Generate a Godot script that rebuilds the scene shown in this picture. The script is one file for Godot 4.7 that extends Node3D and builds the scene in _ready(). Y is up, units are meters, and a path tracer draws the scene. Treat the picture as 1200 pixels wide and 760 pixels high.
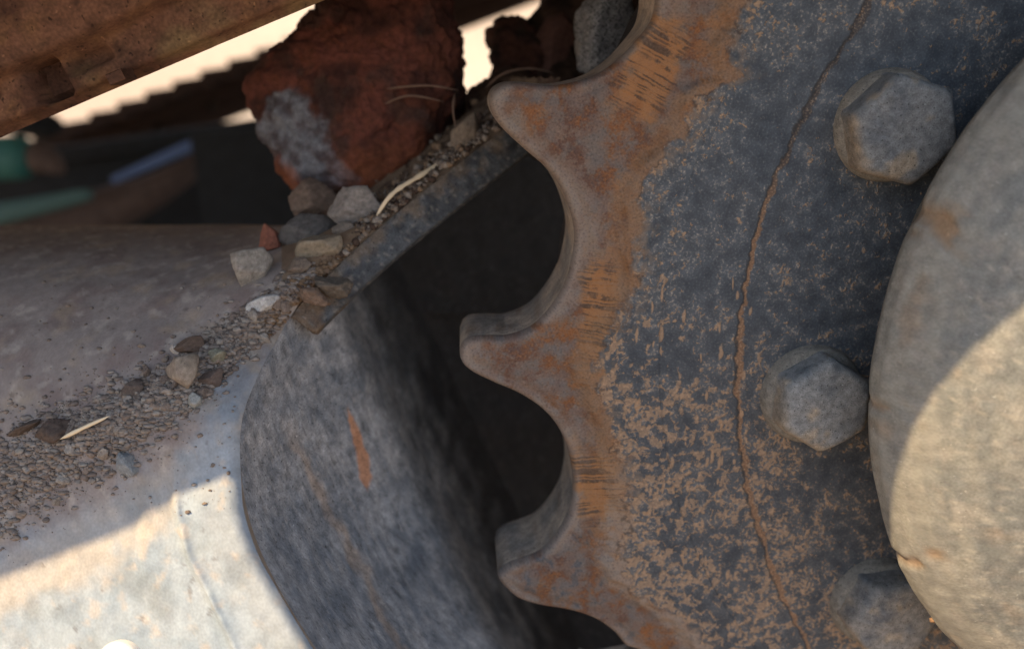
extends Node3D
# Close-up view of an excavator's drive sprocket beside the dusty end of its track frame.
# Units are metres. The sprocket's face is the plane z = 0, its axle runs along z through AXLE.

const AXLE := Vector2(0.280, -0.007)
const EYE := Vector3(-0.0177, 0.0922, 0.3205)
const PITCH := -16.03
const YAW := -3.16
const LENS := 1044.0          # focal length in photo pixels (1200 x 760)
const ALB := 1.25

var eye_basis := Basis.from_euler(Vector3(deg_to_rad(PITCH), deg_to_rad(YAW), 0))
var rng := RandomNumberGenerator.new()
var na := FastNoiseLite.new()   # unit-scale noises, scaled by the caller
var nb := FastNoiseLite.new()
var M := {}
var pebble_meshes := []


# ---------------------------------------------------------------- basics
func at(px: float, py: float, depth: float) -> Vector3:
	return EYE + eye_basis * (Vector3((px - 600.0) / LENS, -(py - 380.0) / LENS, -1.0) * depth)

func onz(px: float, py: float, z: float) -> Vector3:
	var d := eye_basis * Vector3((px - 600.0) / LENS, -(py - 380.0) / LENS, -1.0)
	return EYE + d * ((z - EYE.z) / d.z)

func lin(r: float, g: float, b: float) -> Color:
	var c := Color(r / 255.0, g / 255.0, b / 255.0).srgb_to_linear()
	return Color(minf(c.r * ALB, 0.8), minf(c.g * ALB, 0.8), minf(c.b * ALB, 0.8))

func srgb(r: float, g: float, b: float) -> Color:
	return lin(r, g, b).linear_to_srgb()

func n1(p: Vector3, f: float) -> float:      # -1..1 fractal
	return na.get_noise_3d(p.x * f, p.y * f, p.z * f)

func n2(p: Vector3, f: float) -> float:      # -1..1 simple
	return nb.get_noise_3d(p.x * f, p.y * f, p.z * f)

func table(t: Array, x: float) -> float:     # piecewise linear lookup in [[x, y], ...]
	if x <= t[0][0]:
		return t[0][1]
	for i in range(1, t.size()):
		if x <= t[i][0]:
			return lerpf(t[i - 1][1], t[i][1], (x - t[i - 1][0]) / (t[i][0] - t[i - 1][0]))
	return t[-1][1]

func curve(t: Array, x: float) -> float:     # smooth lookup
	var n := t.size()
	if x <= t[0][0]:
		return t[0][1]
	if x >= t[n - 1][0]:
		return t[n - 1][1]
	var i := 1
	while x > t[i][0]:
		i += 1
	var a = t[maxi(i - 2, 0)]
	var b = t[i - 1]
	var c = t[i]
	var d = t[mini(i + 1, n - 1)]
	return cubic_interpolate_in(b[1], c[1], a[1], d[1], (x - b[0]) / (c[0] - b[0]), c[0] - b[0], a[0] - b[0], d[0] - b[0])

func cubic_interpolate_in(from: float, to: float, pre: float, post: float, w: float, to_t: float, pre_t: float, post_t: float) -> float:
	if pre_t == 0.0:
		pre_t = -to_t
		pre = from - (to - from)
	if post_t == to_t:
		post_t = 2.0 * to_t
		post = to + (to - from)
	return cubic_interpolate_in_time(from, to, pre, post, w, to_t, pre_t, post_t)

func add_to(parent: Node, o: Node) -> void:
	parent.add_child(o, true)

func numbered(called: String, parent: Node) -> String:
	if not parent.has_node(called):
		return called
	var k := 1
	while parent.has_node("%s_%03d" % [called, k]):
		k += 1
	return "%s_%03d" % [called, k]

func obj(called: String, mesh: Mesh, mat: Material, parent: Node = self) -> MeshInstance3D:
	var o := MeshInstance3D.new()
	o.name = numbered(called, parent)
	o.mesh = mesh
	o.material_override = mat
	o.cast_shadow = GeometryInstance3D.SHADOW_CASTING_SETTING_ON
	add_to(parent, o)
	return o

func tag(o: Node, label: String, category := "", group := "", kind := "") -> Node:
	if label: o.set_meta("label", label)
	if category: o.set_meta("category", category)
	if group: o.set_meta("group", group)
	if kind: o.set_meta("kind", kind)
	return o

func thing(called: String, where: Vector3, label: String, category: String, group := "") -> Node3D:
	var o := Node3D.new()
	o.name = numbered(called, self)
	o.position = where
	add_to(self, o)
	tag(o, label, category, group)
	return o


# ---------------------------------------------------------------- meshes
func finish(v: PackedVector3Array, idx: PackedInt32Array, c := PackedColorArray(), uv := PackedVector2Array()) -> ArrayMesh:
	var a := []
	a.resize(Mesh.ARRAY_MAX)
	a[Mesh.ARRAY_VERTEX] = v
	a[Mesh.ARRAY_INDEX] = idx
	if c.size() == v.size(): a[Mesh.ARRAY_COLOR] = c
	if uv.size() == v.size(): a[Mesh.ARRAY_TEX_UV] = uv
	var st := SurfaceTool.new()
	st.create_from_arrays(a)
	st.set_smooth_group(0)
	st.generate_normals()
	return st.commit()

func cells(nu: int, nv: int, flip := false) -> PackedInt32Array:   # nu x nv quads, u runs fastest
	var idx := PackedInt32Array()
	idx.resize(nu * nv * 6)
	var k := 0
	for j in nv:
		for i in nu:
			var p := j * (nu + 1) + i
			var q := p + nu + 1
			var t := [p, p + 1, q + 1, p, q + 1, q] if not flip else [p, q + 1, p + 1, p, q, q + 1]
			for m in 6:
				idx[k + m] = t[m]
			k += 6
	return idx

func grid(nu: int, nv: int, place, tint, flip := false, origin := Vector3.ZERO) -> ArrayMesh:
	var v := PackedVector3Array()
	var c := PackedColorArray()
	for j in nv + 1:
		for i in nu + 1:
			var p: Vector3 = place.call(float(i) / nu, float(j) / nv)
			v.append(p - origin)
			if tint != null:
				c.append(tint.call(p, float(i) / nu, float(j) / nv))
	return finish(v, cells(nu, nv, flip), c)

# a closed lump: outline given as radius over angle in its own x/y plane, thick along z
func lump(outline: Array, thick: float, square: float, rough: float, freq: float, seed_at: float, tint = null, seg := 64, rings := 32) -> ArrayMesh:
	var v := PackedVector3Array()
	var c := PackedColorArray()
	for j in rings + 1:
		var t := 2.0 * j / rings
		var s := pow(sin(PI * 0.5 * (t if t <= 1.0 else 2.0 - t)), 0.85) if j > 0 and j < rings else 0.0
		var z := pow(maxf(0.0, 1.0 - pow(s, 2.0 / square)), square * 0.5) * thick * (1.0 if t <= 1.0 else -1.0)
		for i in seg + 1:
			var ph := TAU * (i % seg) / seg
			var k := ph / TAU * outline.size()
			var a := int(k) % outline.size()
			var r := lerpf(outline[a], outline[(a + 1) % outline.size()], k - floorf(k)) if outline.size() > 1 else float(outline[0])
			var p := Vector3(cos(ph) * r * s, sin(ph) * r * s, z)
			var q := p + Vector3(seed_at, seed_at * 1.7, seed_at * 0.3)
			var w := n1(q, freq) * 0.7 + n1(q, freq * 2.7) * 0.35 + absf(n2(q, freq * 0.8)) * 0.5 + n1(q, freq * 7.0) * 0.16
			p += p.normalized() * w * rough
			v.append(p)
			if tint != null:
				c.append(tint.call(p, p.normalized()))
	return finish(v, cells(seg, rings), c)

# a broken stone: a sphere cut by random planes, then roughened
func stone(size: Vector3, cuts: int, rough: float, seed_n: int, seg := 56, rings := 30, flat := false) -> ArrayMesh:
	var r := RandomNumberGenerator.new()
	r.seed = seed_n
	var planes := []
	for i in cuts:
		var n := Vector3(r.randf_range(-1, 1), r.randf_range(-1, 1), r.randf_range(-1, 1)).normalized()
		planes.append([n, r.randf_range(0.46, 0.80)])
	var v := PackedVector3Array()
	var c := PackedColorArray()
	for j in rings + 1:
		var th := PI * j / rings
		for i in seg + 1:
			var ph := TAU * (i % seg) / seg
			var d := Vector3(sin(th) * cos(ph), cos(th), sin(th) * sin(ph))
			var rad := 1.0
			for pl in planes:
				var k: float = d.dot(pl[0])
				if k > 0.01:
					rad = minf(rad, pl[1] / k)
			var q := d * 1.0 + Vector3.ONE * float(seed_n % 97)
			var n := n1(q, 1.6) * 0.6 + n1(q, 4.5) * 0.45 + n1(q, 11.0) * 0.3
			rad *= 1.0 + rough * n
			v.append(d * rad * size)
			var tone := clampf(0.86 + 0.35 * n1(q, 2.6) + 0.25 * n1(q, 8.0), 0.45, 1.2)
			c.append(Color(tone, tone * (1.0 + 0.05 * n1(q, 3.0)), tone))
	var m := finish(v, cells(seg, rings, true), c)
	if not flat:
		return m
	var st := SurfaceTool.new()
	st.create_from(m, 0)
	st.deindex()
	st.set_smooth_group(-1)
	st.generate_normals()
	return st.commit()

func tube(points: Array, r0: float, r1: float, flat := 1.0, seg := 8, rugged := 0.3) -> ArrayMesh:
	var cv := Curve3D.new()
	for i in points.size():
		var t: Vector3 = (points[mini(i + 1, points.size() - 1)] - points[maxi(i - 1, 0)]) * 0.18
		cv.add_point(points[i], -t, t)
	cv.bake_interval = 0.001
	var length := cv.get_baked_length()
	var n := maxi(6, int(length / (0.0025 if r0 < 0.004 else r0 * 0.25)))
	var v := PackedVector3Array()
	for j in n + 1:
		var p := cv.sample_baked(length * j / n, true)
		var q := cv.sample_baked(minf(length * j / n + 0.001, length), true)
		var o := cv.sample_baked(maxf(length * j / n - 0.001, 0), true)
		var t := (q - o).normalized()
		var side := t.cross(Vector3(0, 0.3, 1)).normalized()
		var up := side.cross(t).normalized()
		var r := lerpf(r0, r1, float(j) / n) * (sqrt(maxf(0.002, 1.0 - pow(1.0 - minf(1.0, minf(j, n - j) / 3.0), 2.0))))
		for i in seg + 1:
			var a := TAU * (i % seg) / seg
			v.append(p + side * cos(a) * r * (1.0 + rugged * n2(p, 260.0)) + up * sin(a) * r * flat)
	return finish(v, cells(seg, n))

func lathe(profile: Array, seg: int, z_wobble := 0.0) -> ArrayMesh:   # profile [[r, z], ...] round the z axis
	var v := PackedVector3Array()
	for j in profile.size():
		for i in seg + 1:
			var a := TAU * (i % seg) / seg
			v.append(Vector3(cos(a) * profile[j][0], sin(a) * profile[j][0], profile[j][1] + z_wobble * n1(Vector3(cos(a), sin(a), profile[j][0] * 8.0), 2.0)))
	return finish(v, cells(seg, profile.size() - 1))

# a bar along `from`..`to` with a rounded rectangular section
func bar(from: Vector3, to: Vector3, h: float, w: float, up := Vector3.UP, bevel := 0.15) -> ArrayMesh:
	var t := (to - from).normalized()
	var s := t.cross(up).normalized()
	var u := s.cross(t).normalized()
	var b := bevel * minf(h, w)
	var sec := [Vector2(-w + b, -h), Vector2(w - b, -h), Vector2(w, -h + b), Vector2(w, h - b), Vector2(w - b, h), Vector2(-w + b, h), Vector2(-w, h - b), Vector2(-w, -h + b)]
	var st := SurfaceTool.new()
	st.begin(Mesh.PRIMITIVE_TRIANGLES)
	st.set_smooth_group(-1)
	var ring := func(p: Vector3) -> Array: return sec.map(func(q): return p + s * q.x * 0.5 + u * q.y * 0.5)
	var a: Array = ring.call(from)
	var z: Array = ring.call(to)
	for i in 8:
		var k := (i + 1) % 8
		for p in [a[i], z[i], z[k], a[i], z[k], a[k]]:
			st.add_vertex(p)
	for i in range(1, 7):
		for p in [a[0], a[i], a[i + 1], z[0], z[i + 1], z[i]]:
			st.add_vertex(p)
	st.generate_normals()
	return st.commit()


# ---------------------------------------------------------------- textures
func noise_bytes(size: Vector2i, freq: float, sd: int, octaves := 3, warp := 0.0, seamless := true, kind := FastNoiseLite.TYPE_SIMPLEX_SMOOTH) -> PackedByteArray:
	var f := FastNoiseLite.new()
	f.noise_type = kind
	f.seed = sd
	f.frequency = freq
	f.fractal_octaves = octaves
	f.fractal_type = FastNoiseLite.FRACTAL_FBM if octaves > 1 else FastNoiseLite.FRACTAL_NONE
	if warp > 0.0:
		f.domain_warp_enabled = true
		f.domain_warp_amplitude = warp
		f.domain_warp_frequency = freq * 1.3
		f.domain_warp_fractal_octaves = 2
	var im: Image = f.get_seamless_image(size.x, size.y) if seamless else f.get_image(size.x, size.y)
	im.convert(Image.FORMAT_L8)
	return im.get_data()

func tex_of(data: PackedByteArray, size: Vector2i, format: Image.Format) -> ImageTexture:
	return ImageTexture.create_from_image(Image.create_from_data(size.x, size.y, false, format, data))

# grain for surfaces tinted by vertex colour: returns [albedo, height]
func grain(sd: int, lo: int, hi: int, dark: int, dark_share: int, light: int, light_share: int) -> Array:
	var s := Vector2i(512, 512)
	var a := noise_bytes(s, 0.16, sd, 3)
	var b := noise_bytes(s, 0.035, sd + 1, 4)
	var c := noise_bytes(s, 0.09, sd + 2, 2)
	var d := noise_bytes(s, 0.07, sd + 3, 2)
	var col := PackedByteArray()
	var hgt := PackedByteArray()
	col.resize(s.x * s.y)
	hgt.resize(s.x * s.y)
	for i in col.size():
		var v := lo + ((hi - lo) * (a[i] + b[i])) / 510
		var h := 70 + (a[i] + b[i] * 2) / 8
		if c[i] < dark_share:
			v = dark + (v - dark) * c[i] / maxi(dark_share, 1) / 2
			h -= 28
		if d[i] > 255 - light_share:
			v = light
			h += 40
		col[i] = v
		hgt[i] = clampi(h, 0, 255)
	return [tex_of(col, s, Image.FORMAT_L8), tex_of(hgt, s, Image.FORMAT_L8)]

func grained(called: String, g: Array, per_metre: float, rough: float, relief: float, tint := Color.WHITE, spec := 0.3) -> StandardMaterial3D:
	var m := StandardMaterial3D.new()
	m.resource_name = called
	m.albedo_color = tint
	m.albedo_texture = g[0]
	m.vertex_color_use_as_albedo = true
	m.roughness = rough
	m.metallic_specular = spec
	m.uv1_triplanar = true
	m.uv1_scale = Vector3.ONE * per_metre
	m.uv1_triplanar_sharpness = 4.0
	m.heightmap_enabled = true
	m.heightmap_texture = g[1]
	m.heightmap_scale = relief
	M[called] = m
	return m

func plain(called: String, c: Color, rough: float, metal := 0.0, spec := 0.4) -> StandardMaterial3D:
	var m := StandardMaterial3D.new()
	m.resource_name = called
	m.albedo_color = c
	m.roughness = rough
	m.metallic = metal
	m.metallic_specular = spec
	M[called] = m
	return m


# ---------------------------------------------------------------- the sprocket
# photo-measured edge of the toothed rim (front edge), from the upper gap to the lower one
const RIM := [[774, -2], [768, 23], [751, 46], [731, 67], [705, 86], [676, 96], [647, 100], [615, 97], [594, 98], [580, 106], [574.5, 120], [579, 137], [592, 154], [619, 179], [641, 198], [658, 220], [669, 245], [676, 275], [674, 303], [665, 336], [647, 366], [625, 388], [597, 399], [570, 400], [550, 402], [540, 412], [540, 428], [552, 441], [580, 455], [610, 468], [638, 487], [657, 510], [669, 540], [674, 575], [669, 608], [655, 635], [637, 655], [618, 664], [601, 670], [590, 676], [584, 685], [592, 697], [609, 711], [636, 719], [667, 724], [698, 734], [722, 750], [736, 766]]
const PITCHES := 21
# inner border of the worn rim, in millimetres y -> x on the face
const BORDER := [[-151, 85.7], [-138, 77.6], [-127, 67.9], [-115, 51.2], [-101, 44.7], [-83, 46.9], [-64, 45.9], [-46, 40.8], [-31, 35.7], [-16, 32.6], [-6, 36.3], [9, 45.5], [26, 46.8], [41, 46.8], [55, 48.4], [64, 56.7], [75, 64.4], [85, 70.9], [89, 80.1], [95, 77.2], [106, 77.6], [118, 80.7]]
const SCRATCH := [[-144, 127.1], [-123, 115.6], [-101, 105.7], [-77, 97.5], [-58, 92.6], [-36, 89], [-19, 87.7], [2, 87.6], [22, 89.4], [38, 92.3], [52, 96], [67, 101.6], [83, 107.8], [98, 115.6], [109, 122], [121, 126.8]]

func rim_points() -> PackedVector2Array:
	var raw := PackedVector2Array()
	for p in RIM:
		var w := onz(p[0], p[1], 0.0)
		raw.append(Vector2(w.x, w.y))
	var step := TAU / PITCHES
	var turned := func(k: int, from: int, to: int) -> PackedVector2Array:   # part of the traced rim, k pitches further round
		var out := PackedVector2Array()
		for i in range(from, to):
			out.append(AXLE + (raw[i] - AXLE).rotated(step * k))
		return out
	# raw[10] and raw[25] are neighbouring tooth tips, so one pitch is raw[10..25)
	var all := PackedVector2Array()
	var above: PackedVector2Array = turned.call(-1, 10, 18)     # above the frame, eased onto the traced part
	for i in 7:
		all.append(above[i] + (raw[0] - above[7]) * (i / 7.0))
	all.append_array(raw)
	var below: PackedVector2Array = turned.call(2, 16, 25)
	for i in range(1, 9):
		all.append(below[i] + (raw[raw.size() - 1] - below[0]) * (1.0 - i / 9.0))
	for k in range(3, PITCHES - 1):
		all.append_array(turned.call(k, 10, 25))
	# smooth and thicken
	var fine := PackedVector2Array()
	var n := all.size()
	for i in n:
		var b := all[i]
		var c := all[(i + 1) % n]
		var parts := 7 if b.x < 0.09 and absf(b.y) < 0.2 else 2
		for k in parts:
			fine.append(b.cubic_interpolate(c, all[(i + n - 1) % n], all[(i + 2) % n], float(k) / parts))
	return fine

func sprocket_textures(edge: Array) -> Array:
	var s := Vector2i(960, 1140)
	var g := noise_bytes(s, 0.22, 11, 2, 0, false)              # grain
	var mid := noise_bytes(s, 0.03, 12, 4, 0, false)
	var big := noise_bytes(s, 0.008, 13, 3, 0, false)
	var wa := noise_bytes(s, 0.030, 14, 2, 22.0, false)          # crust, coarse
	var wc := noise_bytes(s, 0.050, 19, 2, 9.0, false)
	var wb := noise_bytes(s, 0.060, 15, 2, 12.0, false)           # crust, fine
	var fl := noise_bytes(s, 0.12, 16, 3, 7.0, false)           # flecks
	var isl2 := noise_bytes(s, 0.028, 21, 4, 0, false)
	var rust := noise_bytes(s, 0.022, 17, 5, 20.0, false)
	var st := noise_bytes(Vector2i(4096, 1), 0.09, 18, 3, 0, false)
	var col := PackedByteArray()
	var hgt := PackedByteArray()
	var rgh := PackedByteArray()
	col.resize(s.x * s.y * 3)
	hgt.resize(s.x * s.y)
	rgh.resize(s.x * s.y)
	var paint_a := Color(0.165, 0.190, 0.215)
	var paint_b := Color(0.300, 0.330, 0.352)
	var fleck := Color(0.52, 0.51, 0.48)
	var tan_c := Color(0.62, 0.505, 0.395)
	var tan_d := Color(0.45, 0.37, 0.295)
	var rust_a := Color(0.46, 0.29, 0.155)
	var rust_b := Color(0.285, 0.195, 0.155)
	var worn := Color(0.41, 0.345, 0.30)
	var mauve := Color(0.335, 0.275, 0.245)
	var orange := Color(0.58, 0.405, 0.24)
	var patches := []                                           # bright rubbed places at the gap bottoms: centre, radial half, tangential half
	for p in [[766, 82, 9.5, 19.0], [704, 372, 8.0, 24.0], [703, 575, 9.5, 19.0]]:
		var w := onz(p[0], p[1], 0.0) * 1000.0
		patches.append([Vector2(w.x, w.y), p[2], p[3]])
	var axle := AXLE * 1000.0
	for j in s.y:
		var y := 130.0 - (j + 0.5) * 0.25
		var xb := curve(BORDER, y)
		var xe := table(edge, y)
		var xs := curve(SCRATCH, y)
		var slope := absf(curve(SCRATCH, y + 1.0) - curve(SCRATCH, y - 1.0)) * 0.5
		var ws := 1.0 / sqrt(1.0 + slope * slope)
		var low := smoothstep(24.0, -45.0, y)
		for i in s.x:
			var x := -40.0 + (i + 0.5) * 0.25
			var k := j * s.x + i
			var gg := g[k] / 255.0
			var mm := mid[k] / 255.0
			var bb := big[k] / 255.0
			var rr := rust[k] / 255.0
			var c: Color
			var h := 0.35 + 0.10 * gg
			var ro := 0.6
			var db := x - xb + (mm - 0.5) * 6.0 + (rr - 0.5) * 9.0 + (gg - 0.5) * 1.5
			var f := smoothstep(-2.2, 2.0, db)
			if f > 0.0:
				var isl := wc[k] / 255.0
				var fv := fl[k] / 255.0
				c = paint_a.lerp(paint_b, clampf(mm * 0.8 + gg * 0.5 + bb * 0.5 - 0.45, 0.0, 1.0))
				c = c.lerp(tan_d, 0.10 * bb + 0.10 * low * mm)
				var near := smoothstep(30.0, 0.0, db)
				var patch := smoothstep(0.42, 0.66, mm * 0.55 + bb * 0.45 + 0.10 * near)
				var fm := smoothstep(0.60, 0.78, fv + (patch - 0.5) * 0.16) * (0.12 + 0.62 * patch)
				fm = fm * (0.45 + 0.3 * low) + smoothstep(0.66, 0.86, gg * 0.8 + fv * 0.25) * (0.25 + 0.6 * patch)
				c = c.lerp(fleck.lerp(tan_c, 0.2 + 0.6 * low), minf(fm, 0.85))
				h += 0.10 * fm
				c = c.lerp(tan_d, smoothstep(10.0, 0.0, db) * smoothstep(0.35, 0.65, isl * 0.6 + mm * 0.4) * 0.6)
				var far := smoothstep(28.0, 58.0, db)            # finer crust away from the teeth
				var fa := 0.40 * (1.0 - absf(wa[k] / 127.5 - 1.0) * 1.6) + 0.32 * isl + 0.28 * fv
				var fb := 0.46 * (1.0 - absf(wb[k] / 127.5 - 1.0) * 1.6) + 0.32 * isl + 0.22 * fv
				var dens := clampf(low * 0.56 * smoothstep(95.0, 40.0, db + 0.35 * y + 20.0) + low * 0.17 + near * (0.12 + 0.22 * low) + (bb - 0.5) * 1.0 + (mm - 0.5) * 1.3, 0.0, 1.0)
				var thr := lerpf(0.80, 0.505, dens)
				var cr := smoothstep(thr - 0.012, thr + 0.035, lerpf(fa, fb, far))
				if cr > 0.0:
					c = c.lerp(tan_d.lerp(tan_c, clampf(gg * 0.8 + fv * 0.8 - 0.35, 0.0, 1.0)), cr * 0.76)
					h += 0.26 * cr
					ro += 0.3 * cr
				# the long scratch
				var ds := absf(x - xs + (mm - 0.5) * 3.0) * ws
				var wid := 0.55 + 1.0 * bb * bb + 0.9 * (rr - 0.5) + 0.5 * (fv - 0.5)
				var sc := smoothstep(wid + 0.5, wid - 0.3, ds) * smoothstep(0.20, 0.40, rr * 0.6 + isl * 0.4 + 0.08)
				c = c.lerp(Color(0.13, 0.125, 0.12), smoothstep(0.9, 0.2, absf(x - xs + (mm - 0.5) * 3.0 + wid + 0.3) * ws) * 0.55)
				if sc > 0.0:
					var top := smoothstep(35.0, 75.0, y)
					c = c.lerp(Color(0.43, 0.33, 0.25).lerp(Color(0.24, 0.205, 0.18), top).lerp(Color(0.56, 0.45, 0.345), smoothstep(0.5, 0.75, gg) * 0.7), sc * (0.92 - 0.35 * top))
					h -= 0.16 * sc
					ro = 0.85
			if f < 1.0:
				var e := x - xe
				var fv := fl[k] / 255.0
				var w: Color = mauve.lerp(worn, clampf(mm * 0.9 + fv * 0.5 - 0.2, 0.0, 1.0))
				w = w.lerp(rust_b, smoothstep(0.44, 0.66, rr * 0.7 + fv * 0.3) * 0.75)
				w = w.lerp(Color(0.345, 0.335, 0.32), smoothstep(0.46, 0.74, isl2[k] / 255.0 * 0.7 + (1.0 - rr) * 0.3) * 0.55)
				w = w.lerp(rust_a, smoothstep(0.46, 0.74, bb * 0.35 + rr * 0.4 + fv * 0.25) * smoothstep(1.0, 18.0, e) * 0.85)
				w = w.lerp(Color(0.25, 0.26, 0.275), smoothstep(0.60, 0.72, mm * 0.6 + (1.0 - rr) * 0.3 + fv * 0.1) * 0.7 * smoothstep(-20.0, -75.0, y))
				w = w.lerp(Color(0.46, 0.42, 0.38), smoothstep(14.0, 2.0, e + (mm - 0.5) * 8.0) * 0.72)
				var hb := 0.32 + 0.16 * rr + 0.08 * gg
				for p in patches:
					var q: Vector2 = Vector2(x, y) - p[0]
					var rad: Vector2 = (Vector2(x, y) - axle).normalized()
					var prad: Vector2 = (p[0] - axle).normalized()
					var along: float = q.dot(prad)
					var across: float = q.dot(Vector2(-prad.y, prad.x))
					var inside: float = smoothstep(1.2, 0.6, absf(along) / p[1] + (mm - 0.5) * 0.8) * smoothstep(1.2, 0.5, absf(across) / p[2] + (rr - 0.5) * 0.8)
					if inside > 0.0:
						var line := st[int((across * 9.0 + along * 0.6 + (mm - 0.5) * 9.0 + 2000.0)) % 4096] / 255.0
						var streak := smoothstep(0.50, 0.62, line * 0.8 + rr * 0.25)
						w = w.lerp(orange.lerp(Color(0.46, 0.31, 0.19), gg).lerp(Color(0.24, 0.19, 0.15), streak * 0.85 * smoothstep(0.40, 0.6, rr + 0.08)), inside * 0.85)
						hb += inside * (0.12 - 0.22 * streak)
				# rusty ridge along the border, cracked here and there
				var ridge := smoothstep(8.0, 1.5, absf(db + 4.5) + (rr - 0.5) * 6.0)
				w = w.lerp(Color(0.455, 0.345, 0.245).lerp(Color(0.50, 0.445, 0.39), smoothstep(-45.0, -85.0, y)), ridge * (0.45 + 0.4 * fv))
				w = w.lerp(Color(0.15, 0.12, 0.10), smoothstep(1.5, 0.1, absf(db + 0.8)) * smoothstep(0.48, 0.62, bb) * smoothstep(0.4, 0.6, isl2[k] / 255.0) * 0.6)
				w = w.lerp(w * 0.70, smoothstep(0.42, 0.12, gg) * 0.7)
				w = w.lerp(Color(0.52, 0.45, 0.385), smoothstep(0.66, 0.85, gg) * 0.35)
				hb += 0.20 * ridge
				c = w.lerp(c, f) if f > 0.0 else w
				h = lerpf(hb, h, f)
				ro = lerpf(0.72, ro, f)
			col[k * 3] = int(clampf(c.r, 0, 1) * 255.0)
			col[k * 3 + 1] = int(clampf(c.g, 0, 1) * 255.0)
			col[k * 3 + 2] = int(clampf(c.b, 0, 1) * 255.0)
			hgt[k] = int(clampf(h, 0, 1) * 255.0)
			rgh[k] = int(clampf(ro, 0, 1) * 255.0)
	# short runs of dried mud on the face
	var dr := RandomNumberGenerator.new()
	dr.seed = 91
	for d in 44:
		var cx := dr.randf_range(46.0, 92.0)
		var cy := dr.randf_range(-118.0, 20.0)
		var rx := dr.randf_range(0.45, 1.1)
		var ry := dr.randf_range(1.2, 4.2)
		if cx < curve(BORDER, cy) + 4.0:
			continue
		for j in range(maxi(0, int((130.0 - cy - ry) * 4.0)), mini(s.y, int((130.0 - cy + ry) * 4.0))):
			for i in range(maxi(0, int((cx - rx * 1.6 + 40.0) * 4.0)), mini(s.x, int((cx + rx * 1.6 + 40.0) * 4.0))):
				var k := j * s.x + i
				var u := (i * 0.25 - 40.0 - cx) / rx + (mid[k] / 255.0 - 0.5) * 1.6
				var v := (130.0 - j * 0.25 - cy) / ry
				var a := smoothstep(1.0, 0.6, sqrt(u * u + v * v) + (g[k] / 255.0 - 0.5) * 0.5) * 0.85
				if a > 0.0:
					var c := Color(0.50, 0.395, 0.30).lerp(Color(0.60, 0.50, 0.40), g[k] / 255.0)
					col[k * 3] = int(lerpf(col[k * 3], c.r * 255.0, a))
					col[k * 3 + 1] = int(lerpf(col[k * 3 + 1], c.g * 255.0, a))
					col[k * 3 + 2] = int(lerpf(col[k * 3 + 2], c.b * 255.0, a))
					hgt[k] = int(minf(255.0, hgt[k] + 60.0 * a))
	return [tex_of(col, s, Image.FORMAT_RGB8), tex_of(hgt, s, Image.FORMAT_L8), tex_of(rgh, s, Image.FORMAT_L8)]

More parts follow.
